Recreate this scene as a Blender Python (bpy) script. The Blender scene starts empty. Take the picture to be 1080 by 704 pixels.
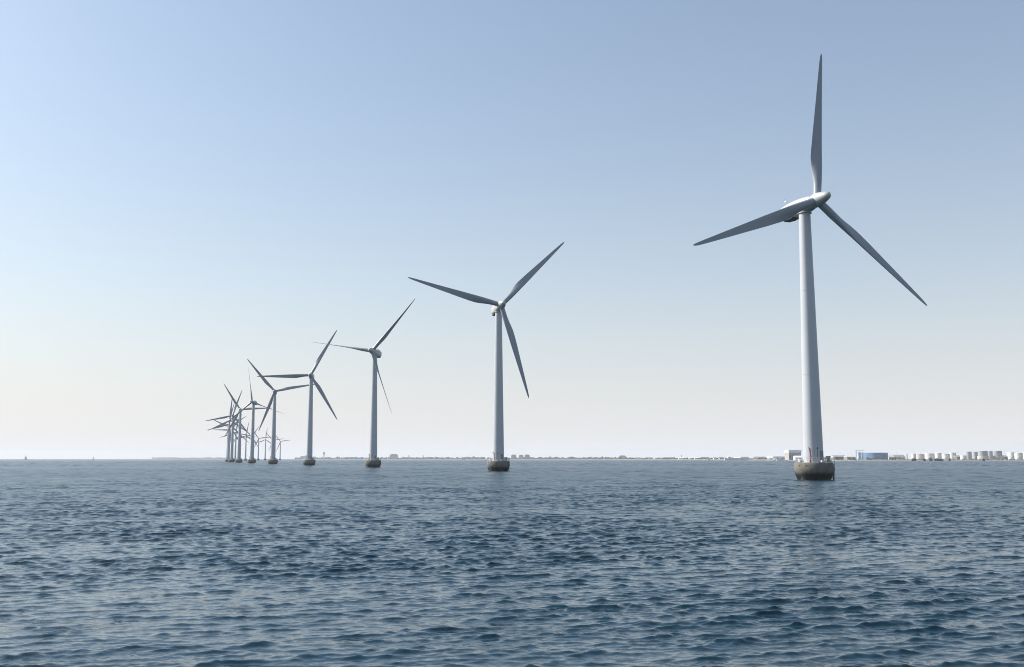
import bpy, bmesh, math, random
import numpy as np
from mathutils import Vector, Matrix, Euler, noise

random.seed(7)
rng = np.random.default_rng(11)
scene = bpy.context.scene
COL = scene.collection
R = math.radians
PI = math.pi

# ------------------------------------------------------------------ camera
FPX = 1068.0                    # focal length in pixels of a 1080 px wide frame
CAM_H = 4.75                    # eye height above the water, on a small boat
PITCH = R(7.05)
HORIZON = 485.2
cam_data = bpy.data.cameras.new('camera')
cam_data.sensor_width = 36.0
cam_data.sensor_fit = 'HORIZONTAL'
cam_data.lens = 36.0 * FPX / 1080.0
cam_data.clip_start = 0.1
cam_data.clip_end = 90000.0
cam = bpy.data.objects.new('camera', cam_data)
COL.objects.link(cam)
cam.location = (0, 0, CAM_H)
cam.rotation_euler = (PI / 2 + PITCH, 0, 0)
scene.camera = cam

SUN_AZ = R(-72)                 # from straight ahead (+Y), to the left
SUN_EL = R(37)


def X_at(px, y):
    return (px - 540.0) / FPX * y * math.cos(PITCH)


def Z_at(py, y):
    return CAM_H + (HORIZON - py) / FPX * y


# ------------------------------------------------------------------ helpers
def tag(o, label=None, cat=None, group=None, kind=None):
    if label: o['label'] = label
    if cat: o['category'] = cat
    if group: o['group'] = group
    if kind: o['kind'] = kind
    return o


def link_bm(name, bm, mat, parent=None, smooth=True, loc=None, angle=40):
    bmesh.ops.recalc_face_normals(bm, faces=bm.faces)
    me = bpy.data.meshes.new(name)
    bm.to_mesh(me)
    bm.free()
    if smooth:
        for p in me.polygons: p.use_smooth = True
        try:
            me.set_sharp_from_angle(angle=R(angle))
        except Exception:
            pass
    if mat: me.materials.append(mat)
    o = bpy.data.objects.new(name, me)
    COL.objects.link(o)
    if parent: o.parent = parent
    if loc: o.location = loc
    return o


def empty(name, loc=(0, 0, 0), rz=0.0):
    o = bpy.data.objects.new(name, None)
    o.empty_display_size = 1
    COL.objects.link(o)
    o.location = loc
    o.rotation_euler = (0, 0, rz)
    return o


def bm_lathe(bm, prof, n=48, M=None, cap=True):
    """prof: list of (r, z) bottom to top, revolved about Z."""
    M = M or Matrix()
    rings = []
    for r, z in prof:
        if r < 1e-5:
            rings.append([bm.verts.new(M @ Vector((0, 0, z)))])
        else:
            rings.append([bm.verts.new(M @ Vector((r * math.cos(2 * PI * k / n), r * math.sin(2 * PI * k / n), z)))
                          for k in range(n)])
    for a, b in zip(rings[:-1], rings[1:]):
        for k in range(n):
            k2 = (k + 1) % n
            if len(a) == 1 and len(b) == 1: continue
            if len(a) == 1: bm.faces.new((a[0], b[k2], b[k]))
            elif len(b) == 1: bm.faces.new((a[k], a[k2], b[0]))
            else: bm.faces.new((a[k], a[k2], b[k2], b[k]))
    if cap:
        if len(rings[0]) > 2: bm.faces.new(list(reversed(rings[0])))
        if len(rings[-1]) > 2: bm.faces.new(rings[-1])
    return bm


def bm_box(bm, c, s, rz=0.0, bev=0.0):
    M = Matrix.Translation(Vector(c)) @ Matrix.Rotation(rz, 4, 'Z') @ Matrix.Diagonal(Vector((s[0], s[1], s[2], 1)))
    g = bmesh.ops.create_cube(bm, size=1.0, matrix=M)
    if bev > 0:
        es = list({e for v in g['verts'] for e in v.link_edges})
        bmesh.ops.bevel(bm, geom=es, offset=bev, segments=2, affect='EDGES', clamp_overlap=True)


def bm_tube(bm, p, q, r, n=8, r2=None):
    p, q = Vector(p), Vector(q)
    d = q - p
    L = d.length
    rot = d.to_track_quat('Z', 'Y').to_matrix().to_4x4()
    bm_lathe(bm, [(r, 0), (r if r2 is None else r2, L)], n, Matrix.Translation(p) @ rot)


def bm_path(bm, pts, r, n=8):
    for a, b in zip(pts[:-1], pts[1:]): bm_tube(bm, a, b, r, n)


def bm_loft(bm, sections, close=True):
    rings = [[bm.verts.new(Vector(p)) for p in s] for s in sections]
    n = len(rings[0])
    for a, b in zip(rings[:-1], rings[1:]):
        for k in range(n):
            k2 = (k + 1) % n
            bm.faces.new((a[k], a[k2], b[k2], b[k]))
    if close:
        bm.faces.new(list(reversed(rings[0])))
        bm.faces.new(rings[-1])


def bm_prism(bm, outline, depth, axis='Y', base=(0, 0, 0)):
    """outline: (u, z) points in the XZ plane, extruded along Y by depth."""
    b = Vector(base)
    f = [bm.verts.new(b + Vector((u, 0, z))) for u, z in outline]
    k = [bm.verts.new(b + Vector((u, depth, z))) for u, z in outline]
    bm.faces.new(f)
    bm.faces.new(list(reversed(k)))
    n = len(f)
    for i in range(n):
        j = (i + 1) % n
        bm.faces.new((f[i], k[i], k[j], f[j]))


# ------------------------------------------------------------------ materials
def new_mat(name):
    m = bpy.data.materials.new(name)
    m.use_nodes = True
    nt = m.node_tree
    return m, nt, nt.nodes['Principled BSDF']


def N(nt, t, **kw):
    n = nt.nodes.new(t)
    for k, v in kw.items(): setattr(n, k, v)
    return n


def paint(name, rgb, rough=0.5, vary=0.08, scale=0.6, streak=0.0, dirt=(0.35, 0.33, 0.3), metallic=0.0):
    m, nt, b = new_mat(name)
    tc = N(nt, 'ShaderNodeTexCoord')
    nz = N(nt, 'ShaderNodeTexNoise')
    nz.inputs['Scale'].default_value = scale
    nz.inputs['Detail'].default_value = 6
    nt.links.new(tc.outputs['Object'], nz.inputs['Vector'])
    ramp = N(nt, 'ShaderNodeValToRGB')
    ramp.color_ramp.elements[0].position = 0.3
    ramp.color_ramp.elements[1].position = 0.7
    ramp.color_ramp.elements[0].color = tuple(c * (1 - vary) for c in rgb) + (1,)
    ramp.color_ramp.elements[1].color = tuple(min(1, c * (1 + vary)) for c in rgb) + (1,)
    nt.links.new(nz.outputs['Fac'], ramp.inputs['Fac'])
    out = ramp.outputs['Color']
    if streak > 0:
        mp = N(nt, 'ShaderNodeMapping')
        mp.inputs['Scale'].default_value = (2.2, 2.2, 0.06)
        nt.links.new(tc.outputs['Object'], mp.inputs['Vector'])
        n2 = N(nt, 'ShaderNodeTexNoise')
        n2.inputs['Scale'].default_value = 1.0
        n2.inputs['Detail'].default_value = 5
        nt.links.new(mp.outputs['Vector'], n2.inputs['Vector'])
        mr = N(nt, 'ShaderNodeMapRange')
        mr.inputs['From Min'].default_value = 0.52
        mr.inputs['From Max'].default_value = 0.8
        mr.inputs['To Max'].default_value = streak
        nt.links.new(n2.outputs['Fac'], mr.inputs['Value'])
        mx = N(nt, 'ShaderNodeMix', data_type='RGBA')
        nt.links.new(mr.outputs['Result'], mx.inputs['Factor'])
        nt.links.new(out, mx.inputs['A'])
        mx.inputs['B'].default_value = tuple(dirt) + (1,)
        out = mx.outputs['Result']
    nt.links.new(out, b.inputs['Base Color'])
    b.inputs['Roughness'].default_value = rough
    b.inputs['Metallic'].default_value = metallic
    return m


M_TOWER = paint('tower_paint', (0.475, 0.49, 0.515), 0.42, 0.04, 0.25, streak=0.16, dirt=(0.45, 0.42, 0.38))
M_NAC = paint('nacelle_paint', (0.46, 0.46, 0.44), 0.42, 0.05, 0.4, streak=0.15)
M_BLADE = paint('blade_gelcoat', (0.275, 0.295, 0.325), 0.38, 0.04, 0.3, streak=0.10)
M_RAIL = paint('galvanised_rail', (0.62, 0.63, 0.63), 0.5, 0.08, 3.0)
M_DARKSTEEL = paint('dark_steel', (0.05, 0.052, 0.055), 0.6, 0.2, 2.0)
M_RED = paint('rusty_crane_paint', (0.34, 0.14, 0.07), 0.6, 0.2, 2.0)
M_DOOR = paint('door_paint', (0.22, 0.24, 0.26), 0.5, 0.08, 1.0)
M_BOX = paint('cabinet_paint', (0.34, 0.33, 0.14), 0.55, 0.1, 1.5)


def concrete_mat():
    m, nt, b = new_mat('ice_cone_concrete')
    tc = N(nt, 'ShaderNodeTexCoord')
    nz = N(nt, 'ShaderNodeTexNoise')
    nz.inputs['Scale'].default_value = 1.1
    nz.inputs['Detail'].default_value = 8
    nz.inputs['Roughness'].default_value = 0.65
    nt.links.new(tc.outputs['Object'], nz.inputs['Vector'])
    r = N(nt, 'ShaderNodeValToRGB')
    r.color_ramp.elements[0].position = 0.3
    r.color_ramp.elements[1].position = 0.7
    r.color_ramp.elements[0].color = (0.115, 0.107, 0.093, 1)
    r.color_ramp.elements[1].color = (0.185, 0.172, 0.148, 1)
    nt.links.new(nz.outputs['Fac'], r.inputs['Fac'])
    # rain and rust streaks running down from the deck
    mp = N(nt, 'ShaderNodeMapping')
    mp.inputs['Scale'].default_value = (1.6, 1.6, 0.12)
    nt.links.new(tc.outputs['Object'], mp.inputs['Vector'])
    n2 = N(nt, 'ShaderNodeTexNoise')
    n2.inputs['Scale'].default_value = 1.6
    n2.inputs['Detail'].default_value = 6
    nt.links.new(mp.outputs['Vector'], n2.inputs['Vector'])
    mr = N(nt, 'ShaderNodeMapRange')
    mr.inputs['From Min'].default_value = 0.5
    mr.inputs['From Max'].default_value = 0.75
    mr.inputs['To Max'].default_value = 0.55
    nt.links.new(n2.outputs['Fac'], mr.inputs['Value'])
    mx = N(nt, 'ShaderNodeMix', data_type='RGBA')
    nt.links.new(mr.outputs['Result'], mx.inputs['Factor'])
    nt.links.new(r.outputs['Color'], mx.inputs['A'])
    mx.inputs['B'].default_value = (0.17, 0.12, 0.08, 1)
    # weed and algae, carried higher to paint in the undercut's shade, with ragged edge
    sx = N(nt, 'ShaderNodeSeparateXYZ')
    nt.links.new(tc.outputs['Object'], sx.inputs['Vector'])
    ad = N(nt, 'ShaderNodeMath', operation='MULTIPLY_ADD')
    nt.links.new(n2.outputs['Fac'], ad.inputs[0])
    ad.inputs[1].default_value = -1.4
    nt.links.new(sx.outputs['Z'], ad.inputs[2])
    wet_shade = N(nt, 'ShaderNodeMapRange')
    wet_shade.inputs['From Min'].default_value = 1.3
    wet_shade.inputs['From Max'].default_value = 0.5
    nt.links.new(ad.outputs[0], wet_shade.inputs['Value'])
    m2 = N(nt, 'ShaderNodeMix', data_type='RGBA')
    nt.links.new(wet_shade.outputs['Result'], m2.inputs['Factor'])
    nt.links.new(mx.outputs['Result'], m2.inputs['A'])
    m2.inputs['B'].default_value = (0.014, 0.016, 0.013, 1)
    nt.links.new(m2.outputs['Result'], b.inputs['Base Color'])
    rr = N(nt, 'ShaderNodeMapRange')
    rr.inputs['To Min'].default_value = 0.85
    rr.inputs['To Max'].default_value = 0.35
    nt.links.new(wet_shade.outputs['Result'], rr.inputs['Value'])
    nt.links.new(rr.outputs['Result'], b.inputs['Roughness'])
    bp = N(nt, 'ShaderNodeBump')
    bp.inputs['Strength'].default_value = 0.4
    bp.inputs['Distance'].default_value = 0.05
    nt.links.new(nz.outputs['Fac'], bp.inputs['Height'])
    nt.links.new(bp.outputs['Normal'], b.inputs['Normal'])
    return m


M_CONC = concrete_mat()


# ------------------------------------------------------------------ turbine
H_AXIS = 63.7
L_HUB = 4.5
TILT = R(5.0)
R_TIP = 37.75
DECK = 3.9


def make_foundation():
    f = empty('foundation')
    bm = bmesh.new()
    bm_lathe(bm, [(3.3, -2.5), (3.68, 0.0), (3.98, 0.75), (4.24, 1.45), (4.42, 2.1), (4.47, 2.5), (4.42, 2.95), (4.32, 3.4),
                  (4.22, 3.84), (4.14, DECK), (1.0, DECK)], 72, cap=True)
    o = link_bm('concrete_cone', bm, M_CONC, f, angle=50)
    # dark mooring recesses cast in the collar
    for a in (-152, -128, -60, 20):
        c, s = math.cos(R(a)), math.sin(R(a))
        bm = bmesh.new()
        M = Matrix.Translation((4.36 * c, 4.36 * s, 3.2)) @ Matrix.Rotation(R(a), 4, 'Z') @ Matrix.Rotation(PI / 2, 4, 'Y')
        bm_lathe(bm, [(0.17, -0.1), (0.17, 0.05), (0.1, 0.06), (0.1, -0.02)], 12, M)
        link_bm('mooring_eye', bm, M_DARKSTEEL, o)
    # deck railing
    bm = bmesh.new()
    n = 22
    rr = 3.98
    pts = [(rr * math.cos(2 * PI * k / n + 0.07), rr * math.sin(2 * PI * k / n + 0.07)) for k in range(n)]
    skip = {n - 2}
    for k, (x, y) in enumerate(pts):
        bm_tube(bm, (x, y, DECK - 0.02), (x, y, DECK + 1.15), 0.036, 6)
        x2, y2 = pts[(k + 1) % n]
        if k in skip: continue
        for z in (0.6, 1.13):
            bm_tube(bm, (x, y, DECK + z), (x2, y2, DECK + z), 0.03, 6)
    link_bm('railing', bm, M_RAIL, f)
    # boat landing: two fender tubes with a ladder between, on the right-hand side as seen from the boat
    bm = bmesh.new()
    a = R(-22)
    e = Vector((math.cos(a), math.sin(a), 0))
    t = Vector((-e.y, e.x, 0))
    for s in (-0.55, 0.55):
        bm_tube(bm, e * 4.22 + t * s + Vector((0, 0, -1.6)), e * 4.22 + t * s + Vector((0, 0, 2.6)), 0.12, 12)
        bm_tube(bm, e * 4.0 + t * s + Vector((0, 0, 3.4)), e * 4.55 + t * s + Vector((0, 0, 3.4)), 0.06, 8)
        bm_tube(bm, e * 3.6 + t * s + Vector((0, 0, 0.5)), e * 4.22 + t * s + Vector((0, 0, 0.5)), 0.07, 8)
    bl = link_bm('boat_landing', bm, M_DARKSTEEL, f)
    bm = bmesh.new()
    for s in (-0.24, 0.24):
        bm_tube(bm, e * 4.5 + t * s + Vector((0, 0, -1.0)), e * 4.5 + t * s + Vector((0, 0, 4.9)), 0.035, 6)
    for k in range(19):
        z = -0.7 + 0.3 * k
        bm_tube(bm, e * 4.5 - t * 0.24 + Vector((0, 0, z)), e * 4.5 + t * 0.24 + Vector((0, 0, z)), 0.022, 6)
    link_bm('ladder', bm, M_DARKSTEEL, bl)
    # davit crane, on the left of the deck towards the boat
    bm = bmesh.new()
    px, py = -1.55, -2.85
    bm_tube(bm, (px, py, DECK), (px, py, DECK + 0.5), 0.22, 12)
    bm_tube(bm, (px, py, DECK + 0.4), (px, py, DECK + 3.1), 0.13, 12)
    bm_tube(bm, (px, py, DECK + 3.05), (px - 0.75, py - 1.2, DECK + 3.35), 0.08, 10)
    bm_tube(bm, (px, py, DECK + 2.0), (px - 0.45, py - 0.72, DECK + 3.2), 0.05, 8)
    bm_box(bm, (px + 0.02, py - 0.2, DECK + 1.25), (0.34, 0.3, 0.42), 0.4, 0.03)
    link_bm('davit_crane', bm, M_RED, f)
    # lantern post
    bm = bmesh.new()
    bm_tube(bm, (-0.15, -3.6, DECK), (-0.15, -3.6, DECK + 3.0), 0.055, 8)
    bm_lathe(bm, [(0.08, 0), (0.15, 0.05), (0.15, 0.36), (0.05, 0.45)], 12, Matrix.Translation((-0.15, -3.6, DECK + 3.0)))
    link_bm('lantern_post', bm, M_DARKSTEEL, f)
    # electrical cabinet, right side
    bm = bmesh.new()
    bm_box(bm, (2.95, -1.3, DECK + 0.72), (1.05, 0.7, 1.3), R(-20), 0.04)
    bm_box(bm, (2.95, -1.3, DECK + 1.41), (1.17, 0.82, 0.07), R(-20), 0.01)
    link_bm('cabinet', bm, M_BOX, f)
    bm = bmesh.new()
    bm_box(bm, (-2.9, 0.6, DECK + 0.45), (0.9, 0.7, 0.8), R(30), 0.04)
    link_bm('deck_box', bm, M_RAIL, f)
    bm = bmesh.new()
    bm_box(bm, (1.2, -2.95, DECK + 0.3), (0.8, 0.5, 0.5), R(12), 0.04)
    link_bm('deck_box', bm, M_RAIL, f)
    return f


def make_tower():
    bm = bmesh.new()
    z0, z1 = DECK - 0.02, 61.75
    prof = [(2.42, z0), (2.42, z0 + 0.16), (2.24, z0 + 0.18)]
    rad = lambda z: 2.24 + (1.30 - 2.24) * ((z - z0) / (z1 - z0))
    for zj in (24.0, 43.5):
        prof += [(rad(zj) + 0.0, zj - 0.07), (rad(zj) + 0.025, zj - 0.06), (rad(zj) + 0.025, zj + 0.06), (rad(zj), zj + 0.07)]
    prof += [(1.32, z1 - 0.5), (1.32, z1)]
    bm_lathe(bm, prof, 64)
    t = link_bm('tower', bm, M_TOWER)
    # door with frame and step
    bm = bmesh.new()
    bm_box(bm, (-0.0, -2.27, DECK + 1.55), (0.95, 0.14, 2.1), 0, 0.03)
    bm_box(bm, (-0.0, -2.45, DECK + 0.28), (1.2, 0.7, 0.36), 0, 0.03)
    d = link_bm('door', bm, M_DOOR, t)
    d.rotation_euler = (0, 0, R(38))
    # yaw bearing collar at the top
    bm = bmesh.new()
    bm_lathe(bm, [(1.32, 61.72), (1.62, 61.9), (1.62, 62.2), (1.45, 62.25)], 48)
    link_bm('yaw_collar', bm, M_NAC, t)
    return t


def superellipse(hw, z0, z1, y, n=40, e=3.2, xo=0.0):
    zc, hz = (z0 + z1) / 2, (z1 - z0) / 2
    out = []
    for k in range(n):
        a = 2 * PI * k / n
        c, s = math.cos(a), math.sin(a)
        out.append((xo + hw * math.copysign(abs(c) ** (2 / e), c), y, zc + hz * math.copysign(abs(s) ** (2 / e), s)))
    return out


def make_nacelle():
    """Built along local +Y (downwind) with the hub centre as its origin."""
    bm = bmesh.new()
    S = [(1.20, -1.25, 1.25, 1.15, 2.2), (1.45, -1.45, 1.48, 1.2, 2.3), (1.62, -1.65, 1.72, 2.6, 2.7), (1.70, -1.75, 1.9, 4.6, 3.4),
         (1.70, -1.75, 2.0, 6.6, 3.8), (1.64, -1.65, 2.0, 8.6, 3.8), (1.55, -1.45, 1.95, 10.4, 3.6),
         (1.45, -1.25, 1.86, 11.4, 3.2), (1.25, -1.0, 1.66, 11.9, 2.9), (0.9, -0.6, 1.3, 12.1, 2.6)]
    bm_loft(bm, [superellipse(hw, a, b, y, 40, e) for hw, a, b, y, e in S])
    n = link_bm('nacelle', bm, M_NAC, angle=50)
    # hanging ventilation lip under the tail
    bm = bmesh.new()
    bm_loft(bm, [superellipse(1.1, -2.0, -1.2, 7.9, 24, 4), superellipse(1.15, -2.1, -1.2, 9.2, 24, 4),
                 superellipse(1.1, -1.85, -1.0, 11.2, 24, 4)])
    link_bm('vent_duct', bm, M_DARKSTEEL, n)
    # weather mast with vane
    bm = bmesh.new()
    bm_tube(bm, (-0.3, 10.4, 1.8), (-0.3, 10.4, 3.25), 0.06, 8)
    bm_tube(bm, (-0.9, 10.4, 2.9), (0.35, 10.4, 2.9), 0.04, 8)
    bm_tube(bm, (-0.9, 10.4, 2.9), (-0.9, 10.4, 3.35), 0.04, 8)
    bm_lathe(bm, [(0.02, 0), (0.16, 0.05), (0.16, 0.14), (0.02, 0.2)], 10, Matrix.Translation((-0.9, 10.4, 3.35)))
    bm_box(bm, (-0.3, 10.75, 3.2), (0.04, 0.7, 0.3), 0)
    bm_box(bm, (0.4, 10.0, 2.15), (0.6, 0.8, 0.5), 0, 0.08)
    link_bm('weather_mast', bm, M_RAIL, n)
    return n


def make_spinner():
    bm = bmesh.new()
    rot = Matrix.Rotation(PI / 2, 4, 'X')          # lathe Z -> -Y (upwind)
    bm_lathe(bm, [(1.20, -1.3), (1.48, -1.1), (1.62, -0.5), (1.64, 0.2), (1.56, 0.9), (1.38, 1.8), (1.16, 2.7), (0.95, 3.45),
                  (0.74, 3.95), (0.45, 4.25), (0.18, 4.37), (0.0, 4.4)], 48, rot)
    return link_bm('spinner', bm, M_NAC, angle=60)


def make_blade():
    """Along local +Z from the hub centre; leading edge +X, upwind face -Y."""
    bm = bmesh.new()
    n = 28
    secs = []
    #      r     chord  thick  round twist
    T = [(0.9, 1.86, 1.00, 1.0, 16), (2.2, 1.84, 1.00, 1.0, 16), (3.6, 1.9, .97, .96, 16), (5.2, 2.08, .86, .80, 18), (6.8, 2.34, .68, .52, 17.5),
         (8.6, 2.66, .50, .24, 16), (10.4, 2.80, .38, 0.05, 13), (12.2, 2.76, .30, 0, 9.5), (14, 2.64, .25, 0, 6.8), (17, 2.44, .22, 0, 5), (20, 2.16, .205, 0, 3.6),
         (24, 1.82, .19, 0, 2.2), (28, 1.48, .18, 0, 1.2), (32, 1.13, .17, 0, .5), (35, .85, .16, 0, 0), (36.6, .64, .15, 0, 0), (37.4, .42, .14, 0, 0), (R_TIP, .14, .14, 0, 0)]
    for r, c, t, rd, tw in T:
        pts = []
        for k in range(n):
            a = 2 * PI * k / n
            u = 0.5 * (1 - math.cos(a))           # 0 leading .. 1 trailing
            yt = 5 * t * (0.2969 * math.sqrt(max(u, 0)) - 0.126 * u - 0.3516 * u * u + 0.2843 * u ** 3 - 0.1036 * u ** 4)
            cam_ = 0.045 * 4 * u * (1 - u) * (1 - rd)
            ya = cam_ + (yt if a <= PI else -yt) if u not in (0, 1) else cam_
            xa = 0.32 - u
            xc, yc = 0.5 * math.cos(a), 0.5 * math.sin(a) * t
            x = (1 - rd) * xa + rd * xc
            y = (1 - rd) * ya + rd * yc
            x *= c
            y *= c
            w = R(-tw)
            X = x * math.cos(w) - y * math.sin(w)
            Y = x * math.sin(w) + y * math.cos(w)
            pts.append((X, Y - 0.0006 * r * r * 0.4, r))
        secs.append(pts)
    bm_loft(bm, secs)
    return link_bm('blade', bm, M_BLADE, angle=50)


def copy_tree(o, parent=None):
    c = o.copy()
    COL.objects.link(c)
    if parent is not None: c.parent = parent
    for ch in list(o.children): copy_tree(ch, c)
    return c


# position, yaw, rotor angle, blade pitch, label
FAR = 'in the far end of the row'
TURBINES = [
    (68.77, 232.73, 23.2, 81.6, 1, 'large white wind turbine nearest to the boat, one blade pointing straight up'),
    (-5.28, 394.21, 14.2, 45.4, 1, 'second white turbine of the row, standing alone in the middle of the water'),
    (-76.65, 563.19, -12.9, 50.1, 99, 'third turbine of the row with blades feathered thin and dark round tail showing'),
    (-144.39, 726.62, 4.6, 61.6, 2, 'fourth turbine of the row with one blade level to the left'),
    (-210.9, 900.0, 10, 10.5, 3, 'fifth turbine of the row whose right blade reaches behind the fourth tower'),
    (-272.6, 1069.0, -6, 99.5, 72, 'sixth turbine of the row with thin upright blade and nose turned left'),
    (-330.77, 1235.58, 10.9, 2.9, 2, 'seventh turbine of the row with one blade level to the right'),
    (-386.37, 1406.08, 8, 72.0, 2, 'eighth turbine of the row, between the seventh and ninth towers'),
    (-440.0, 1582.0, 29, 85.6, 2, 'ninth turbine of the row, its tower the leftmost dark one with near upright blade'),
    (-489.3, 1753.79, 20, 77, 2, 'tenth turbine of the row, almost hidden behind the ninth tower'),
    (-535.62, 1928.12, 18, 35, 2, 'eleventh turbine of the row, behind the ninth tower with raised left blade'),
    (-578.69, 2103.28, 15, 60, 2, 'twelfth turbine of the row, behind the eighth tower with level left blade'),
    (-618.46, 2279.24, 18, 80, 2, 'thirteenth turbine of the row, thin tower between eighth and seventh towers'),
    (-654.91, 2455.93, 20, 108, 2, 'fourteenth turbine of the row, hidden behind the seventh tower'),
    (-688.01, 2633.28, 15, 80, 2, 'fifteenth turbine of the row, pale thin tower between seventh and sixth towers'),
    (-717.72, 2811.24, 18, 60, 2, 'sixteenth turbine of the row, hidden behind the sixth tower'),
    (-744.03, 2989.75, 12, 5, 2, 'seventeenth turbine, pale and tiny, first one right of the sixth tower'),
    (-766.9, 3168.73, 14, 83, 2, 'eighteenth turbine, pale and tiny with upright blade, just left of fifth tower'),
    (-786.31, 3348.13, 12, 10, 2, 'nineteenth turbine of the row, pale and hidden behind the fifth tower'),
    (-802.24, 3527.88, 12, 8, 2, 'twentieth and smallest turbine, pale, just right of the fifth tower'),
]

P_FOUND = make_foundation()
P_TOWER = make_tower()
P_NAC = make_nacelle()
P_SPIN = make_spinner()
P_BLADE = make_blade()
for i, (x, y, psi, th, pitch, label) in enumerate(TURBINES):
    t = empty('wind_turbine', (x, y, 0))
    tag(t, label, 'wind turbine', 'wind turbines standing in one long row in the sea')
    first = i == 0
    get = (lambda o: o) if first else copy_tree
    f = get(P_FOUND); f.parent = t
    tw = get(P_TOWER); tw.parent = t
    yaw = Matrix.Rotation(R(psi), 4, 'Z')
    hub = Matrix.Translation((0, 0, H_AXIS)) @ yaw @ Matrix.Rotation(-TILT, 4, 'X') @ Matrix.Translation((0, -L_HUB, 0))
    na = get(P_NAC); na.parent = t; na.matrix_local = hub
    sp = get(P_SPIN); sp.parent = t; sp.matrix_local = hub @ Matrix.Rotation(R(90 - th), 4, 'Y')
    for k in range(3):
        b = P_BLADE if (first and k == 0) else copy_tree(P_BLADE)
        b.parent = t
        b.matrix_local = hub @ Matrix.Rotation(R(90 - th - 120 * k), 4, 'Y') @ Matrix.Rotation(R(-pitch), 4, 'Z')

# ------------------------------------------------------------------ sea
# one sheet: a fan of rings round the boat, waves as real geometry out to about 700 m, swell slopes in the material beyond
FAN = 36.0
dense = np.linspace(-FAN, FAN, 900)
coarse = np.linspace(FAN, 360 - FAN, 62)[1:-1]
ANG = np.radians(np.concatenate([dense, coarse]))      # azimuth from +Y, clockwise
rad = [0.8, 3.0, 6.0, 9.0, 11.5, 13.0]
r = 13.0
while r < 14500:
    if r < 60: dr = 0.07
    elif r < 520: dr = 0.07 + (r - 60) * 0.0013
    elif r < 1800: dr = 3.0
    else: dr = r * 0.02
    r += dr
    rad.append(r)
RAD = np.array(rad)
SP = np.gradient(RAD)
nA, nR = len(ANG), len(RAD)
AA, RR = np.meshgrid(ANG, RAD)
PX = (RR * np.sin(AA)).ravel()
PY = (RR * np.cos(AA)).ravel()
spacing = np.repeat(np.maximum(SP, 0.02), nA)
spacing_a = RR * np.radians(72.0 / 900)
isdense = np.abs(AA) <= np.radians(FAN) + 1e-6
spacing_a = np.where(isdense, spacing_a, RR * np.radians(4.8)).ravel()
spacing = np.maximum(spacing, spacing_a * 0.75)

# three families: wind waves; then, where the grid can no longer carry those, longer low swell
mean_dir = R(-17)
fams = []
n1 = 300
l1 = np.exp(rng.uniform(math.log(0.16), math.log(3.4), n1))
sh1 = np.exp(-np.maximum(0, np.log(l1 / 0.70)) ** 2 / 0.62)
fams.append((l1, 0.182 * np.sqrt(2 * sh1 / sh1.sum()), rng.normal(0, 1, n1) * np.where(l1 > 0.9, 0.27, 0.44), -1.0, 0.0))
n2 = 50
l2 = np.exp(rng.uniform(math.log(8), math.log(17), n2))
fams.append((l2, np.full(n2, 0.085 * math.sqrt(2 / n2)), rng.normal(0, 1, n2) * 0.6, 240.0, 620.0))
lam = np.concatenate([f[0] for f in fams])
slope_i = np.concatenate([f[1] for f in fams])
dirs = mean_dir + np.concatenate([f[2] for f in fams])
fad0 = np.concatenate([np.full(len(f[0]), f[3]) for f in fams])
fad1 = np.concatenate([np.full(len(f[0]), f[4]) for f in fams])
NW = len(lam)
kk = 2 * PI / lam
kx, ky = kk * np.sin(dirs), kk * np.cos(dirs)
phs = rng.uniform(0, 2 * PI, NW)
amp = slope_i / kk
H = np.zeros_like(PX)
DX = np.zeros_like(PX)
DY = np.zeros_like(PX)
acc = np.zeros_like(PX)
rflat = RR.ravel()


def weight(i):
    w = np.clip((lam[i] / spacing - 2.2) / 2.0, 0, 1)
    if fad0[i] > 0: w = w * np.clip((rflat - fad0[i]) / (fad1[i] - fad0[i]), 0, 1)
    return w


for i in range(NW):
    w = weight(i)
    acc += (w ** 2) * slope_i[i] ** 2 / 2
    m = np.nonzero(w > 0)[0]
    if len(m) == 0: continue
    ph = kx[i] * PX[m] + ky[i] * PY[m] + phs[i]
    a = amp[i] * w[m]
    H[m] += a * np.cos(ph)
    s = np.sin(ph) * a * 0.9
    DX[m] -= s * math.sin(dirs[i])
    DY[m] -= s * math.cos(dirs[i])
# narrow crests and broad troughs
sig = math.sqrt((amp[:n1] ** 2).sum() / 2)
AL = 0.48
near = rflat < 700
hn = np.clip(H[near] / sig, -3, 2.6)
H[near] = sig / AL * (np.exp(AL * hn) - math.exp(AL * AL / 2)) * 0.86
# gustiness: large patches of calmer and rougher water
gust = np.zeros_like(PX)
for i in range(14):
    L = math.exp(rng.uniform(math.log(14), math.log(140)))
    d = rng.uniform(0, 2 * PI)
    gust += np.sin(2 * PI / L * (PX * math.sin(d) + PY * math.cos(d)) + rng.uniform(0, 6.28))
gust = 1.0 + 0.20 * np.clip(gust / math.sqrt(7), -1.5, 1.5)
H *= gust
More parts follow.
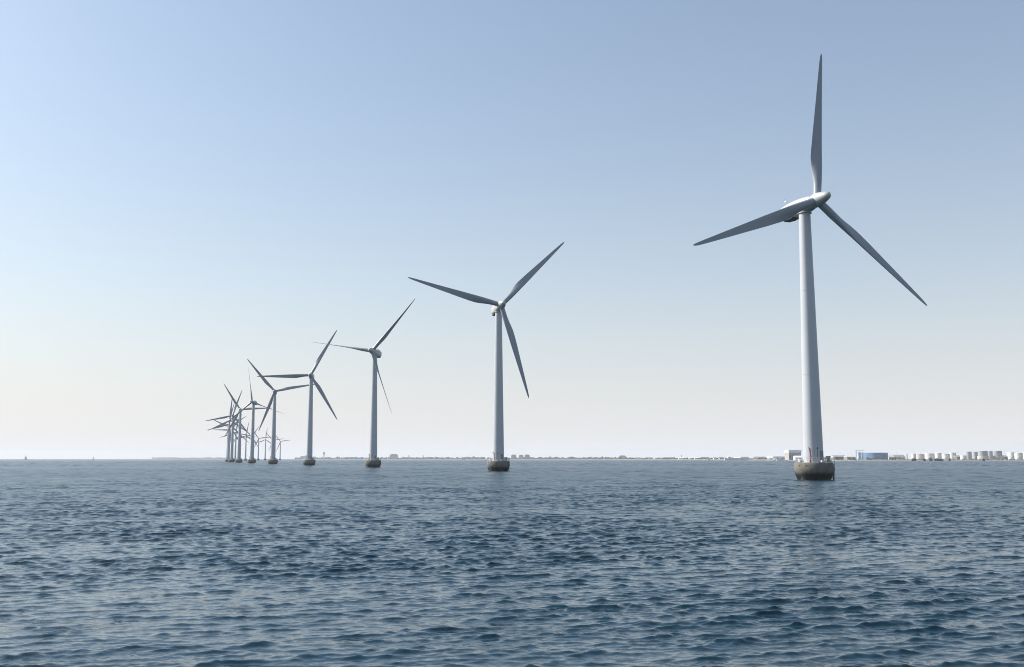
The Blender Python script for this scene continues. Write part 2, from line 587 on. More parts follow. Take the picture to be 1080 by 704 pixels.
# crests lean
DX -= 0.0 * H * math.sin(mean_dir) * (rflat < 700)
DY -= 0.0 * H * math.cos(mean_dir) * (rflat < 700)
co = np.empty((nA * nR + 1, 3), np.float32)
co[:-1, 0] = PX + DX * gust
co[:-1, 1] = PY + DY * gust
co[:-1, 2] = H
co[-1] = (0, 0, 0)
ii, jj = np.meshgrid(np.arange(nR - 1), np.arange(nA), indexing='ij')
j2 = (jj + 1) % nA
quads = np.stack([ii * nA + jj, (ii + 1) * nA + jj, (ii + 1) * nA + j2, ii * nA + j2], -1).reshape(-1, 4)
tris = np.stack([np.full(nA, nA * nR), np.arange(nA), (np.arange(nA) + 1) % nA], -1)
me = bpy.data.meshes.new('sea')
nq, ntri = len(quads), len(tris)
me.vertices.add(len(co))
me.vertices.foreach_set('co', co.ravel())
me.loops.add(nq * 4 + ntri * 3)
me.loops.foreach_set('vertex_index', np.concatenate([quads.ravel(), tris.ravel()]).astype(np.int32))
me.polygons.add(nq + ntri)
me.polygons.foreach_set('loop_start', np.concatenate([np.arange(nq) * 4, nq * 4 + np.arange(ntri) * 3]).astype(np.int32))
me.polygons.foreach_set('use_smooth', np.ones(nq + ntri, bool))
me.update(calc_edges=True)
att = me.attributes.new('lost_slope', 'FLOAT', 'POINT')
# share of the wave slopes that the grid is too coarse to carry at each vertex
lost = np.zeros(nA * nR + 1, np.float32)
lost[:-1] = np.sqrt(np.maximum(0, 0.182 ** 2 - acc))
lost[:-1] = np.clip(lost[:-1] * 1.4 - 0.085, 0, 1)
att.data.foreach_set('value', lost)
sea = bpy.data.objects.new('sea', me)
COL.objects.link(sea)
tag(sea, kind='structure', label='dark blue choppy sea with small wind waves')


def sea_mat():
    m, nt, b = new_mat('sea_water')
    geo = N(nt, 'ShaderNodeNewGeometry')
    L = nt.links

    def slope_noise(scale, stretch, detail, rot):
        mp = N(nt, 'ShaderNodeMapping')
        mp.inputs['Rotation'].default_value = (0, 0, rot)
        mp.inputs['Scale'].default_value = (scale * stretch, scale, scale)
        L.new(geo.outputs['Position'], mp.inputs['Vector'])
        n = N(nt, 'ShaderNodeTexNoise')
        n.inputs['Scale'].default_value = 1.0
        n.inputs['Detail'].default_value = detail
        n.inputs['Roughness'].default_value = 0.55
        L.new(mp.outputs['Vector'], n.inputs['Vector'])
        s = N(nt, 'ShaderNodeVectorMath', operation='SUBTRACT')
        L.new(n.outputs['Color'], s.inputs[0])
        s.inputs[1].default_value = (0.5, 0.5, 0.5)
        return s.outputs[0]
    rip = slope_noise(8.0, 0.6, 3.0, R(-17))
    rs = N(nt, 'ShaderNodeVectorMath', operation='MULTIPLY')
    L.new(rip, rs.inputs[0])
    rs.inputs[1].default_value = (0.24, 0.34, 0)
    far = slope_noise(0.55, 0.4, 4.0, R(-17))
    at = N(nt, 'ShaderNodeAttribute', attribute_name='lost_slope')
    fs = N(nt, 'ShaderNodeVectorMath', operation='MULTIPLY')
    L.new(far, fs.inputs[0])
    fs.inputs[1].default_value = (4.5, 7.0, 0)
    fs2 = N(nt, 'ShaderNodeVectorMath', operation='SCALE')
    L.new(fs.outputs[0], fs2.inputs[0])
    L.new(at.outputs['Fac'], fs2.inputs['Scale'])
    ad = N(nt, 'ShaderNodeVectorMath', operation='ADD')
    L.new(rs.outputs[0], ad.inputs[0])
    L.new(fs2.outputs[0], ad.inputs[1])
    a2 = N(nt, 'ShaderNodeVectorMath', operation='ADD')
    L.new(geo.outputs['Normal'], a2.inputs[0])
    L.new(ad.outputs[0], a2.inputs[1])
    nm = N(nt, 'ShaderNodeVectorMath', operation='NORMALIZE')
    L.new(a2.outputs[0], nm.inputs[0])
    L.new(nm.outputs[0], b.inputs['Normal'])
    b.inputs['Base Color'].default_value = (0.002, 0.024, 0.036, 1)
    # unresolved wave slopes widen the reflection instead (alpha = sqrt(2) x rms slope)
    al = N(nt, 'ShaderNodeMath', operation='MULTIPLY_ADD')
    L.new(at.outputs['Fac'], al.inputs[0])
    al.inputs[1].default_value = 0.46
    al.inputs[2].default_value = 0.003
    sq = N(nt, 'ShaderNodeMath', operation='SQRT')
    L.new(al.outputs[0], sq.inputs[0])
    L.new(sq.outputs[0], b.inputs['Roughness'])
    b.inputs['IOR'].default_value = 1.50
    b.inputs['Specular Tint'].default_value = (0.86, 1.0, 1.1, 1)
    return m


me.materials.append(sea_mat())

# ------------------------------------------------------------------ the far shore
M_LAND = paint('shore_ground', (0.20, 0.18, 0.14), 0.9, 0.35, 0.02)
M_TREES = paint('shore_trees', (0.055, 0.065, 0.04), 0.9, 0.4, 0.05)
M_TANKW = paint('white_tank_paint', (0.74, 0.73, 0.68), 0.5, 0.04, 0.1, streak=0.15)
M_TANKG = paint('grey_tank_paint', (0.36, 0.36, 0.37), 0.5, 0.06, 0.1, streak=0.3, dirt=(0.2, 0.17, 0.15))
M_TANKP = paint('pale_wall_paint', (0.55, 0.50, 0.46), 0.6, 0.06, 0.1, streak=0.25)
M_TANKB = paint('blue_tank_paint', (0.13, 0.21, 0.33), 0.5, 0.05, 0.1, streak=0.1)
M_TANKLB = paint('pale_blue_tank_paint', (0.42, 0.56, 0.70), 0.5, 0.05, 0.1, streak=0.1)
M_WHITE = paint('white_roof_paint', (0.78, 0.78, 0.77), 0.5, 0.04, 0.1)
M_BROWN = paint('brown_brick', (0.20, 0.165, 0.145), 0.8, 0.2, 0.1)
M_GREYW = paint('grey_wall', (0.25, 0.25, 0.25), 0.8, 0.15, 0.1)
M_DARK = paint('dark_hull', (0.05, 0.055, 0.07), 0.6, 0.2, 0.1)
M_STONE = paint('quay_stone', (0.33, 0.31, 0.28), 0.9, 0.25, 0.3)
M_FLAT = paint('flat_facade', (0.40, 0.37, 0.33), 0.8, 0.1, 0.1)
M_WIN = paint('window_glass', (0.06, 0.07, 0.08), 0.2, 0.1, 0.1)
M_SAIL = paint('sail_cloth', (0.62, 0.62, 0.60), 0.8, 0.05, 0.2)

# the low land: shoreline given by where it is seen and how far off it lies
SHORE = [(1420, 2080), (1200, 2120), (1080, 2160), (960, 2200), (895, 2230), (862, 2420), (838, 2600), (815, 2900), (770, 3250), (735, 4000),
         (690, 4800), (640, 5900), (560, 6600), (480, 7000), (400, 7400), (350, 7900), (312, 8300), (308, 8500)]


def make_land(name, shore, depth, h0, h1, mat, seed):
    rr = random.Random(seed)
    bm = bmesh.new()
    pts = []
    for (a, ya), (b, yb) in zip(shore[:-1], shore[1:]):
        n = max(2, int(abs(b - a) / 5))
        for k in range(n):
            t = k / n
            pts.append((a + (b - a) * t, ya + (yb - ya) * t))
    pts.append(shore[-1])
    rows = []
    for px, y in pts:
        row = []
        for k, (dy, z) in enumerate([(0, -1.5), (3, 0.6), (14, h0), (depth * .35, h0 + .4 * (h1 - h0)), (depth, h1), (depth * 1.6, -1.0)]):
            yy = y + dy * (y / 3000 if k > 2 else 1) + rr.uniform(-2, 2) * (k < 3)
            zz = z * (1 if k in (0, 5) else rr.uniform(.75, 1.25))
            row.append(bm.verts.new((X_at(px, yy), yy, zz)))
        rows.append(row)
    for a, b in zip(rows[:-1], rows[1:]):
        for k in range(len(a) - 1):
            bm.faces.new((a[k], b[k], b[k + 1], a[k + 1]))
    o = link_bm(name, bm, mat, None, angle=30)
    tag(o, kind='structure')
    return o


land = make_land('land', SHORE, 450, 2.6, 4.0, M_LAND, 3)
HILLS = [(245, 10800), (230, 10500), (205, 10400), (185, 10400), (168, 10600), (160, 10800)]
hills = make_land('hills', HILLS, 900, 8.0, 24.0, M_TREES, 5)


def shore_y(px):
    for (a, ya), (b, yb) in zip(SHORE[:-1], SHORE[1:]):
        if a >= px >= b:
            return ya + (yb - ya) * (a - px) / (a - b)
    return 8000.0


def blob(bm, c, s, seed, sub=2):
    g = bmesh.ops.create_icosphere(bm, subdivisions=sub, radius=1.0)
    for v in g['verts']:
        d = 1 + 0.45 * noise.noise(v.co * 1.7 + Vector((seed * 3.1, seed * 1.7, seed))) + 0.2 * noise.noise(v.co * 4.1 + Vector((seed, 0, seed)))
        v.co = Vector((c[0] + v.co.x * s[0] * d, c[1] + v.co.y * s[1] * d, c[2] + v.co.z * s[2] * d))


# belt of far-off trees along the shore that reads as one mass
bm = bmesh.new()
k = 0
for px in np.arange(312, 905, 1.15):
    y0 = shore_y(px) + 60 + random.uniform(0, 260)
    dens = 0.85 if px < 660 else (0.75 if px < 815 else 0.35)
    if random.random() > dens: continue
    hp = 1.35 + 0.75 * noise.noise(Vector((px * 0.045, 3.1, 0))) + 0.5 * noise.noise(Vector((px * 0.21, 1, 0)))
    hp = max(0.9, hp) * (1.45 if px < 660 else 1.25)
    h = hp * y0 / FPX * random.uniform(.7, 1.2)
    w = random.uniform(1.0, 2.2) * y0 / FPX
    blob(bm, (X_at(px, y0), y0, 2.0 + h * .35), (w, w, h * .7), k, 2)
    k += 1
tl = link_bm('treeline', bm, M_TREES)
tag(tl, 'dark hazy belt of trees along the far low shore', 'treeline', kind='stuff')

bm = bmesh.new()
for px in np.arange(882, 1210, 1.5):
    y0 = shore_y(px) + random.uniform(4, 30)
    if random.random() < .55: continue
    w = random.uniform(.5, 1.5) * 2.1
    h = random.uniform(.5, 1.3) * 2.1
    blob(bm, (X_at(px, y0), y0, 2.2), (w, w, h), k, 2)
    k += 1
tl2 = link_bm('shrubbery', bm, M_TREES)
tag(tl2, 'low dark scrub along the quay below the tanks', 'scrub', kind='stuff')


def part_bm(name, mat, parent, fn, **kw):
    bm = bmesh.new()
    fn(bm)
    return link_bm(name, bm, mat, parent, **kw)


def tank(px0, px1, ytop, label, wall, roof=None, y=2300, ring=None, group='storage tanks on the far shore', dome=0.06, ground=3.0):
    cx = X_at((px0 + px1) / 2, y)
    rad_ = (px1 - px0) / 2 * y / FPX
    h = Z_at(ytop, y) - ground
    t = empty('storage_tank', (cx, y, ground))
    tag(t, label, 'storage tank', group)
    part_bm('shell', wall, t, lambda bm: bm_lathe(bm, [(rad_, -1.5), (rad_, h - 0.35), (rad_ + .18, h - 0.3), (rad_ + .18, h)], 48))
    part_bm('roof', roof or M_WHITE, t, lambda bm: bm_lathe(bm, [(rad_ + .05, h + 0.01), (rad_ * .6, h + rad_ * dome * .7), (0.4, h + rad_ * dome), (0.4, h + rad_ * dome + .5), (0, h + rad_ * dome + .55)], 48))

    def rail(bm):
        n = 28
        P = [(rad_ * math.cos(2 * PI * q / n), rad_ * math.sin(2 * PI * q / n)) for q in range(n)]
        for q in range(n):
            a, b_ = P[q], P[(q + 1) % n]
            bm_tube(bm, (a[0], a[1], h), (a[0], a[1], h + 1.1), .05, 5)
            bm_tube(bm, (a[0], a[1], h + 1.08), (b_[0], b_[1], h + 1.08), .05, 5)
    part_bm('railing', M_RAIL, t, rail)

    def stair(bm):
        n = 26
        for q in range(n):
            a = R(-150) + q / n * R(95)
            bm_box(bm, ((rad_ + .6) * math.cos(a), (rad_ + .6) * math.sin(a), h * (q + .5) / n), (.9, rad_ * R(95) / n * 1.3, .25), a)
    part_bm('stair', M_RAIL, t, stair)
    if ring:
        rh, rw = ring
        part_bm('ring_wall', M_TANKP, t, lambda bm: bm_lathe(bm, [(rad_ + rw, -1.5), (rad_ + rw, h * rh), (rad_ + rw - .4, h * rh), (rad_ + rw - .4, h * rh - 2)], 48, cap=False))
    return t


# blue tanks
tank(911.3, 935.8, 479.0, 'widest tank, vivid blue, right of the two pale blue silos', M_TANKB, M_TANKLB, 2300)
tank(904.2, 908.2, 478.6, 'slim pale blue silo, left one beside the wide blue tank', M_TANKLB, M_TANKLB, 2290, dome=.15)
tank(907.6, 911.4, 478.8, 'slim pale blue silo, right one touching the wide blue tank', M_TANKLB, M_TANKLB, 2310, dome=.15)
# white tanks
tank(955.4, 957.4, 480.6, 'tiny white tank standing alone left of the white tank row', M_TANKW, y=2330)
tank(961.8, 966.2, 480.0, 'small bright white tank, first in the row of white tanks', M_TANKW, y=2300)
tank(966.4, 975.3, 480.4, 'broad off-white tank with grey shaded side, second in the white row', M_TANKP, y=2360)
tank(975.8, 985.6, 479.7, 'broad white tank in the middle of the white row', M_TANKW, y=2330)
tank(986.4, 993.4, 479.2, 'tallest white tank with a small cap, right of the middle white tank', M_TANKW, y=2380, dome=.14)
tank(993.8, 1001.9, 480.1, 'cream white tank, fifth in the white row', M_TANKW, y=2300)
tank(1001.5, 1008.4, 478.9, 'white tank at the right end of the white row', M_TANKW, y=2420)
tank(1013.2, 1019.3, 481.8, 'low white tank in front of the grey tanks', M_TANKW, y=2270)
# grey tanks
tank(1019.2, 1024.8, 478.0, 'narrow dark grey tank, leftmost of the grey tanks', M_TANKG, M_TANKG, y=2420)
tank(1026.4, 1031.6, 478.1, 'narrow dark grey tank, second from left of the grey tanks', M_TANKG, M_TANKG, y=2440)
tank(1032.0, 1041.6, 477.2, 'big grey tank in a pale ring wall, left one of the pair', M_TANKG, M_WHITE, y=2290, ring=(.42, 1.5))
tank(1041.8, 1047.6, 477.4, 'grey tank standing back between the two ringed grey tanks', M_TANKG, M_WHITE, y=2450)
tank(1047.8, 1056.8, 477.0, 'big grey tank in a pale ring wall, right one of the pair', M_TANKG, M_WHITE, y=2290, ring=(.42, 2.2))
tank(1063.5, 1071.6, 478.5, 'bright white tank right of the ringed grey tanks', M_TANKW, y=2330)
tank(1070.6, 1078.6, 479.0, 'bright white tank cut by the right edge of the view', M_TANKW, y=2280)
tank(1079.5, 1090.0, 478.0, 'white tank at the far right beyond the last one in view', M_TANKW, y=2350)


def hall(px0, px1, ytop, label, cat, wall, roof, y, depth=30, eave=.7, ground=2.8, name='warehouse', flat=False, win=True, group=None):
    w = (px1 - px0) * y / FPX
    h = Z_at(ytop, y) - ground
    he = h * eave
    t = empty(name, (X_at((px0 + px1) / 2, y), y, ground))
    tag(t, label, cat, group)
    part_bm('wall', wall, t, lambda bm: bm_box(bm, (0, depth / 2, he / 2 - .75), (w, depth, he + 1.5)), smooth=False)
    ov = w * .02 + .3
    if flat:
        part_bm('roof', roof, t, lambda bm: bm_box(bm, (0, depth / 2, (he + h) / 2 + .003), (w + 2 * ov, depth + 2 * ov, h - he), 0, .1), smooth=False)
    else:
        def rf(bm):
            yy0, yy1 = -ov, depth + ov
            xs = (-w / 2 - ov, w / 2 + ov)
            v = [bm.verts.new((x, yy, zz)) for x in xs for yy, zz in ((yy0, he), (depth / 2, h), (yy1, he))]
            bm.faces.new((v[0], v[3], v[4], v[1])); bm.faces.new((v[1], v[4], v[5], v[2]))
            bm.faces.new((v[0], v[1], v[2])); bm.faces.new((v[3], v[5], v[4])); bm.faces.new((v[0], v[2], v[5], v[3]))
        part_bm('roof', roof, t, rf, smooth=False)
    if win:
        n = max(2, int(w / 7))
        def wn(bm):
            for q in range(n):
                bm_box(bm, (-w / 2 + (q + .5) * w / n, -.02, he * .45), (w / n * .45, .12, he * .35))
        part_bm('window_band', M_WIN, t, wn, smooth=False)
    return t


hall(832.2, 845.0, 476.2, 'large hall with wide flat white roof, just left of the nearest turbine base', 'hall', M_FLAT, M_WHITE, 2560, 40, .72, flat=True)
hall(839, 845.5, 482.0, 'small white shed in front of the white-roofed hall', 'shed', M_TANKW, M_WHITE, 2500, 20, .6)
hall(880.5, 893, 481.6, 'long low reddish brown warehouse between nearest turbine and blue tanks', 'warehouse', M_BROWN, M_GREYW, 2330, 30, .6)
hall(893.6, 902.5, 481.9, 'low pale grey shed left of the pale blue silos', 'shed', M_GREYW, M_TANKP, 2300, 25, .6)
hall(937.5, 943.5, 481.2, 'small pale shed right of the wide blue tank', 'shed', M_TANKP, M_TANKP, 2330, 25, .6)
hall(942.5, 955, 481.0, 'long low warehouse with dark roof between blue and white tanks', 'warehouse', M_TANKP, M_GREYW, 2340, 30, .55)
hall(1009.5, 1013.5, 481.6, 'small brown shed between white and grey tanks', 'shed', M_BROWN, M_GREYW, 2330, 20, .6)
hall(1057.5, 1063, 481.5, 'low dark shed right of the ringed grey tanks', 'shed', M_GREYW, M_GREYW, 2310, 20, .6)
hall(811.5, 817.5, 482.2, 'small shed with bright white roof on the shore left of nearest turbine', 'shed', M_GREYW, M_WHITE, 2960, 26, .3, win=False)
hall(818.0, 831.5, 482.6, 'long dark low warehouse on the quay left of the white-roofed hall', 'warehouse', M_GREYW, M_GREYW, 2860, 30, .6)
hall(783, 790, 483.2, 'small brown warehouse on the distant shore behind the white barge', 'warehouse', M_BROWN, M_BROWN, 3420, 26, .6)
hall(797, 808, 483.0, 'grey warehouse on the distant shore right of the white barge', 'warehouse', M_GREYW, M_BROWN, 3380, 26, .6)
hall(741, 748, 483.3, 'small pale warehouse on the distant shore left of the white barge', 'warehouse', M_TANKP, M_BROWN, 4300, 26, .6)
hall(700, 712, 483.6, 'low grey warehouse farthest left on the distant brown shore', 'warehouse', M_GREYW, M_BROWN, 5000, 30, .6)

for px, yt in ((672, 483.9), (684, 483.7), (693, 484.0), (716, 483.6), (727, 483.8), (733, 483.5), (753, 483.6), (759, 483.2), (776, 483.4)):
    hall(px, px + random.uniform(3, 6), yt, 'tiny pale shed in the thin hazy strip of the distant shore', 'shed', random.choice([M_TANKP, M_WHITE, M_FLAT]), random.choice([M_WHITE, M_GREYW, M_BROWN]),
         shore_y(px) + 70, 20, .6, group='tiny sheds on the distant shore')
for px, yt in ((886, 479.5), (898, 480), (946, 478.5), (970.8, 478.2), (984, 477.6), (1010.6, 478.8), (1025.6, 476.2), (1060, 476.8), (1074, 477.5)):
    y = shore_y(px) + 40
    t = empty('lamp_mast', (X_at(px, y), y, 2.5))
    tag(t, 'thin grey lamp mast standing among the tanks and sheds', 'lamp mast', 'lamp masts of the tank yard')
    hm = Z_at(yt, y) - 2.5
    part_bm('mast', M_RAIL, t, lambda bm: bm_tube(bm, (0, 0, -1), (0, 0, hm), .22, 8, .12))
    part_bm('lamp_head', M_GREYW, t, lambda bm: bm_box(bm, (0, 0, hm + .2), (2.2, .8, .38), 0, .05), smooth=False)

# white dome behind the nearest turbine
t = empty('domed_store', (X_at(878.2, 2340), 2340, 3.0))
tag(t, 'small white domed store showing right of the nearest turbine base', 'dome')
part_bm('wall', M_TANKW, t, lambda bm: bm_lathe(bm, [(4.6, -1), (4.6, 4)], 32))
part_bm('dome', M_WHITE, t, lambda bm: bm_lathe(bm, [(4.7, 4.01)] + [(4.7 * math.cos(R(a)), 4.01 + 3.2 * math.sin(R(a))) for a in range(12, 90, 12)] + [(0, 7.2)], 32))

# pipe rack tower beside the silos
t = empty('loading_tower', (X_at(903.3, 2280), 2280, 3.0))
tag(t, 'thin steel loading tower with an arm, left of the pale blue silos', 'steel tower')
hh = Z_at(476.9, 2280) - 3


def lt(bm):
    for sx in (-.8, .8):
        for sy in (-.8, .8): bm_tube(bm, (sx, sy, -1), (sx, sy, hh), .14, 6)
    for q in range(9):
        z = hh * q / 9
        bm_tube(bm, (-.8, -.8, z), (.8, -.8, z + hh / 9), .09, 5)
        bm_tube(bm, (.8, .8, z), (-.8, .8, z + hh / 9), .09, 5)
part_bm('lattice', M_GREYW, t, lt)
part_bm('arm', M_GREYW, t, lambda bm: (bm_box(bm, (8, 0, hh + .3), (17.5, 1.2, .6)), bm_box(bm, (0, 0, hh + .35), (2.4, 2.4, .62))), smooth=False)


def small_ship(px0, px1, ytop, y, label, cat, hull, top, name, cabin=None, raise_bow=True):
    Lh = (px1 - px0) * y / FPX
    h = max(1.0, Z_at(ytop, y))
    t = empty(name, (X_at((px0 + px1) / 2, y), y, 0))
    tag(t, label, cat)
    W = max(2.0, Lh * .13)

    def hl(bm):
        secs = []
        for u in np.linspace(-1, 1, 15):
            wb = W * (1 - max(0, (u - .45) / .55) ** 2 * .92) * (1 - max(0, (-u - .8) / .2) ** 2 * .3)
            zt = h * (1 + (.55 * max(0, u - .7) / .3 if raise_bow else 0))
            x = u * Lh / 2
            secs.append([(x, -wb / 2, zt), (x, wb / 2, zt), (x, wb * .42, -.6), (x, -wb * .42, -.6)])
        bm_loft(bm, secs)
    part_bm('hull', hull, t, hl, smooth=False)
    if cabin:
        c0, cl, ch = cabin
        o = part_bm('cabin', top, t, lambda bm: bm_box(bm, (c0 * Lh, 0, h + ch / 2 + .003), (cl * Lh, W * .6, ch), 0, .08), smooth=False)
        part_bm('window_band', M_WIN, o, lambda bm: bm_box(bm, (c0 * Lh, 0, h + ch * .62), (cl * Lh * .86, W * .62, ch * .25)), smooth=False)
    return t


small_ship(764, 801, 484.6, 3120, 'long low white barge with raised bow lying along the distant shore', 'barge', M_WHITE, M_TANKW, 'barge', (-.36, .08, 4))
small_ship(819, 832, 485.0, 2700, 'white boat moored below the long dark warehouse', 'boat', M_WHITE, M_TANKW, 'moored_boat', (-.2, .2, 2.5))
small_ship(961.5, 966.2, 485.3, 2165, 'dark boat moored below the first white tank', 'boat', M_DARK, M_GREYW, 'moored_boat', (-.1, .4, 1.6))
small_ship(973.6, 976.6, 485.5, 2160, 'small dark boat moored below the broad off-white tank', 'boat', M_DARK, M_GREYW, 'moored_boat', (-.1, .4, 1.4))
small_ship(980.0, 983.4, 485.1, 2160, 'dark boat with tall cabin below the middle white tank', 'boat', M_DARK, M_DARK, 'moored_boat', (-.1, .5, 2.2))
small_ship(985.5, 995.0, 485.5, 2160, 'longest dark boat moored below the tallest white tank', 'boat', M_DARK, M_GREYW, 'moored_boat', (-.25, .3, 1.6))
small_ship(1000.3, 1002.6, 485.4, 2155, 'small dark boat moored below the right end of the white tanks', 'boat', M_DARK, M_GREYW, 'moored_boat', (-.1, .4, 1.4))
small_ship(1036.0, 1039.0, 485.6, 2150, 'small dark boat moored below the left ringed grey tank', 'boat', M_DARK, M_GREYW, 'moored_boat', (-.1, .4, 1.4))
small_ship(487.6, 490.4, 484.9, 4200, 'tiny white motorboat far off, left of the second turbine', 'motorboat', M_WHITE, M_WHITE, 'motorboat', (-.1, .45, 2.2))
small_ship(746.6, 749.0, 484.6, 3000, 'tiny white motorboat far off, left of the long white barge', 'motorboat', M_WHITE, M_WHITE, 'motorboat', (-.1, .45, 2.0))


def sailboat(px, ytop, y, label, mat):
    t = empty('sailboat', (X_at(px, y), y, 0))
    tag(t, label, 'sailboat')
    h = Z_at(ytop, y)
    s = h / 12.0

    def hl(bm):
        secs = []
        for u in np.linspace(-1, 1, 11):
            wb = 3.0 * s * (1 - max(0, u) ** 2 * .95) * (1 - max(0, -u) ** 2 * .35)
            secs.append([(u * 5 * s, -wb / 2, 1.2 * s), (u * 5 * s, wb / 2, 1.2 * s), (u * 4.6 * s, wb * .3, -.4), (u * 4.6 * s, -wb * .3, -.4)])
        bm_loft(bm, secs)
    part_bm('hull', M_FLAT, t, hl)
    part_bm('mast', M_GREYW, t, lambda bm: bm_tube(bm, (.4 * s, 0, 1), (.4 * s, 0, 12 * s), .12 * s, 8))

    def sl(bm):
        bm_loft(bm, [[(.25 * s, -.03, 2 * s), (-3.6 * s, .5 * s, 2.2 * s), (-3.6 * s, .5 * s + .06, 2.2 * s), (.25 * s, .03, 2 * s)],
                     [(.25 * s, -.03, 7 * s), (-1.9 * s, .45 * s, 7 * s), (-1.9 * s, .45 * s + .06, 7 * s), (.25 * s, .03, 7 * s)],
                     [(.25 * s, -.03, 11.8 * s), (.1 * s, .05, 11.8 * s), (.1 * s, .11, 11.8 * s), (.25 * s, .03, 11.8 * s)]])
        bm_loft(bm, [[(4.6 * s, -.03, 1.5 * s), (.7 * s, .4 * s, 1.8 * s), (.7 * s, .4 * s + .06, 1.8 * s), (4.6 * s, .03, 1.5 * s)],
                     [(.75 * s, -.03, 10 * s), (.55 * s, .05, 10 * s), (.55 * s, .11, 10 * s), (.75 * s, .03, 10 * s)]])
    part_bm('sail', mat, t, sl)
    return t


sailboat(27.0, 481.6, 3600, 'small grey sailboat near the left edge of the horizon', M_SAIL)
sailboat(98.5, 482.8, 5200, 'tiny pale sailboat far off, right of the grey sailboat', M_SAIL)


def flats(px0, px1, ytop, y, label, n=1):
    w = (px1 - px0) * y / FPX
    h = Z_at(ytop, y) - 2.5
    t = empty('apartment_block', (X_at((px0 + px1) / 2, y), y, 2.5))
    tag(t, label, 'apartment block', 'blocks of flats on the far shore')
    part_bm('wall', M_FLAT, t, lambda bm: (bm_box(bm, (0, 8, h * .42 - 1), (w, 16, h * .84 + 2)),), smooth=False)
    part_bm('roof', M_GREYW, t, lambda bm: bm_box(bm, (0, 8, h * .92 + .003), (w * .74, 11, h * .16), 0, .3), smooth=False)

    def wn(bm):
        nf = max(3, int(h * .84 / 3))
        for q in range(nf):
            bm_box(bm, (0, -.02, (q + .55) * h * .84 / nf), (w * .94, .2, 1.3))
    part_bm('window_band', M_WIN, t, wn, smooth=False)


flats(411.0, 419.5, 480.3, 7550, 'hazy wide apartment block on the horizon between second and third turbines')
flats(539.2, 544.6, 480.9, 6750, 'hazy apartment block just right of the second turbine, first of three')
flats(547.2, 552.0, 481.2, 6750, 'hazy apartment block right of the second turbine, middle of three')
flats(553.4, 558.8, 480.9, 6700, 'hazy apartment block right of the second turbine, last of three')
flats(653.5, 660.0, 481.8, 5900, 'hazy low apartment block where the far shore begins to brighten')
flats(316.5, 325.0, 482.4, 8400, 'faint apartment block right beside the foot of the fourth turbine')

# water tower on the far coast
t = empty('water_tower', (X_at(341.6, 8000), 8000, 2.0))
tag(t, 'hazy water tower on the horizon between third and fourth turbines', 'water tower')
hw = Z_at(478.0, 8000) - 2
part_bm('shaft', M_FLAT, t, lambda bm: bm_lathe(bm, [(5.0, -2), (3.4, hw * .5), (4.2, hw * .6)], 24))
part_bm('tank', M_FLAT, t, lambda bm: bm_lathe(bm, [(4.2, hw * .6 + .01), (8.8, hw * .74), (8.8, hw * .93), (3, hw), (0, hw + .5)], 24))
# slim chimneys on the shore
for px, yt, yy, lab in ((719.0, 481.6, 4700, 'slim dark chimney on the distant shore left of the white barge'),
                        (431.0, 481.8, 7500, 'faint chimney on the horizon right of the third turbine'),
                        (446.5, 482.0, 7400, 'faint shorter chimney on the horizon left of the second turbine')):
    t = empty('chimney', (X_at(px, yy), yy, 2.5))
    tag(t, lab, 'chimney')
    hc_ = Z_at(yt, yy) - 2.5
    wr = .42 * yy / FPX
    part_bm('stack', M_GREYW, t, lambda bm: bm_lathe(bm, [(wr, -2), (wr * .75, hc_)], 20))
    part_bm('cap', M_BROWN, t, lambda bm: bm_lathe(bm, [(wr * .9, hc_ + .01), (wr * .9, hc_ + 2), (wr * .6, hc_ + 2)], 20))

# stone quay along the right-hand shore
bm = bmesh.new()
secs = []
for px in np.arange(1400, 894, -6.0):
    y = shore_y(px) - 3
    x = X_at(px, y)
    hq = 2.2 + .3 * noise.noise(Vector((px * .13, 0, 0)))
    secs.append([(x, y - 3, -1.2), (x, y, hq), (x, y + 7, hq), (x, y + 7, -1.2)])
bm_loft(bm, secs)
tag(link_bm('quay_path', bm, M_STONE, smooth=False), kind='structure')

# ------------------------------------------------------------------ air
bm = bmesh.new()
bmesh.ops.create_cube(bm, size=1.0, matrix=Matrix.Translation((0, 0, 56.5)) @ Matrix.Diagonal(Vector((31000, 31000, 117, 1))))
mh = bpy.data.materials.new('haze_air')
mh.use_nodes = True
nt = mh.node_tree
nt.nodes.clear()
out = N(nt, 'ShaderNodeOutputMaterial')
vol = N(nt, 'ShaderNodeVolumePrincipled')
vol.inputs['Color'].default_value = (0.93, 0.96, 1.0, 1)
vol.inputs['Density'].default_value = 6.0e-5
vol.inputs['Anisotropy'].default_value = 0.1
nt.links.new(vol.outputs['Volume'], out.inputs['Volume'])
hz = link_bm('haze', bm, mh, smooth=False)
tag(hz, kind='stuff', label='thin pale haze over the water', cat='haze')

# ------------------------------------------------------------------ light
world = bpy.data.worlds.new('World')
scene.world = world
world.use_nodes = True
nt = world.node_tree
bg = nt.nodes['Background']
sky = N(nt, 'ShaderNodeTexSky', sky_type='NISHITA')
sky.sun_disc = False
sky.sun_elevation = SUN_EL
sky.sun_rotation = SUN_AZ
sky.altitude = 0
sky.air_density = 1.2
sky.dust_density = 2.4
sky.ozone_density = 6.0
SKY = 0.125
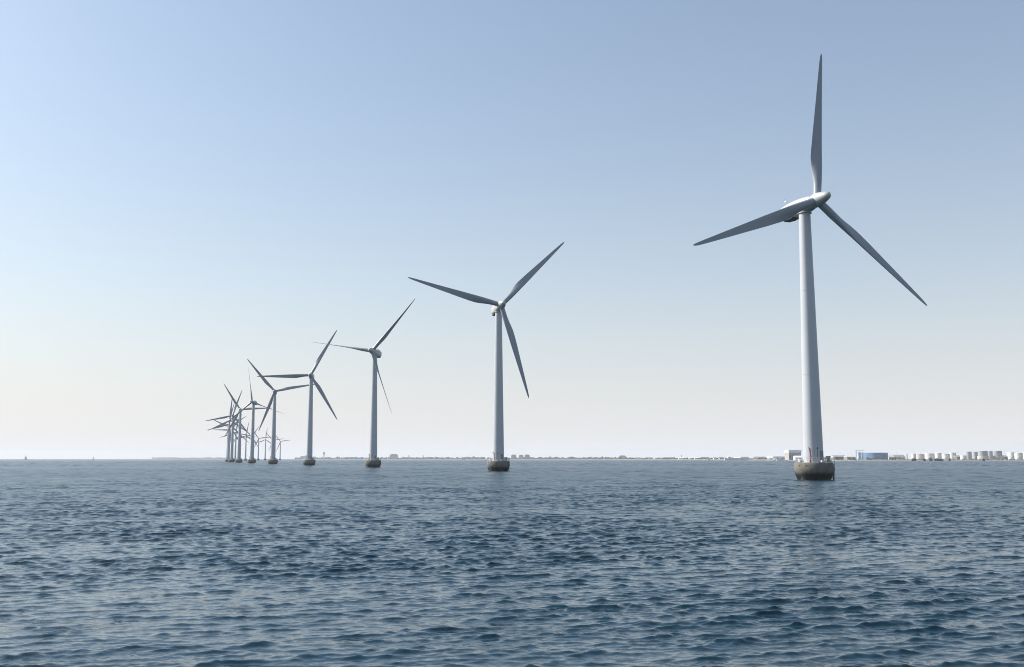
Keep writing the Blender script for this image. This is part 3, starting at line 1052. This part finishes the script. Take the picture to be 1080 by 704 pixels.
# pale summer haze of the lower sky: whitens towards the horizon
wtc = N(nt, 'ShaderNodeTexCoord')
wsx = N(nt, 'ShaderNodeSeparateXYZ')
nt.links.new(wtc.outputs['Generated'], wsx.inputs['Vector'])
wm = N(nt, 'ShaderNodeMath', operation='MAXIMUM')
nt.links.new(wsx.outputs['Z'], wm.inputs[0])
wm.inputs[1].default_value = 0.0
wd = N(nt, 'ShaderNodeMath', operation='DIVIDE')
nt.links.new(wm.outputs[0], wd.inputs[0])
wd.inputs[1].default_value = -0.16
we = N(nt, 'ShaderNodeMath', operation='EXPONENT')
nt.links.new(wd.outputs[0], we.inputs[0])
wf = N(nt, 'ShaderNodeMath', operation='MULTIPLY_ADD')
nt.links.new(we.outputs[0], wf.inputs[0])
wf.inputs[1].default_value = 0.78
wf.inputs[2].default_value = 0.10
wmx = N(nt, 'ShaderNodeMix', data_type='RGBA')
nt.links.new(wf.outputs[0], wmx.inputs['Factor'])
wgain = N(nt, 'ShaderNodeMix', data_type='RGBA', blend_type='MULTIPLY')
wgain.inputs['Factor'].default_value = 1.0
nt.links.new(sky.outputs['Color'], wgain.inputs['A'])
wgain.inputs['B'].default_value = (1.01, 1.01, 0.93, 1)
nt.links.new(wgain.outputs['Result'], wmx.inputs['A'])
wmx.inputs['B'].default_value = (6.4, 6.32, 6.5, 1)
nt.links.new(wmx.outputs['Result'], bg.inputs['Color'])
bg.inputs['Strength'].default_value = SKY

sd = bpy.data.lights.new('sun', 'SUN')
sd.energy = 5.0
sd.angle = R(0.5)
sd.color = (1.0, 0.97, 0.92)
so = bpy.data.objects.new('sun', sd)
COL.objects.link(so)
S = Vector((math.sin(SUN_AZ) * math.cos(SUN_EL), math.cos(SUN_AZ) * math.cos(SUN_EL), math.sin(SUN_EL)))
so.rotation_euler = S.to_track_quat('Z', 'Y').to_euler()
so.location = S * 200 + Vector((0, 0, 100))

vs = scene.view_settings
vs.view_transform = 'Standard'
vs.look = 'None'
vs.gamma = 1.0
vs.use_curve_mapping = False
vs.exposure = 0.3
scene.cycles.max_bounces = 6
scene.cycles.volume_bounces = 1
scene.cycles.use_denoising = True
scene.cycles.denoising_prefilter = 'ACCURATE'
scene.cycles.use_adaptive_sampling = False
scene.cycles.filter_width = 1.0
scene.cycles.denoiser = 'OPENIMAGEDENOISE'
scene.cycles.caustics_reflective = False
scene.cycles.caustics_refractive = False
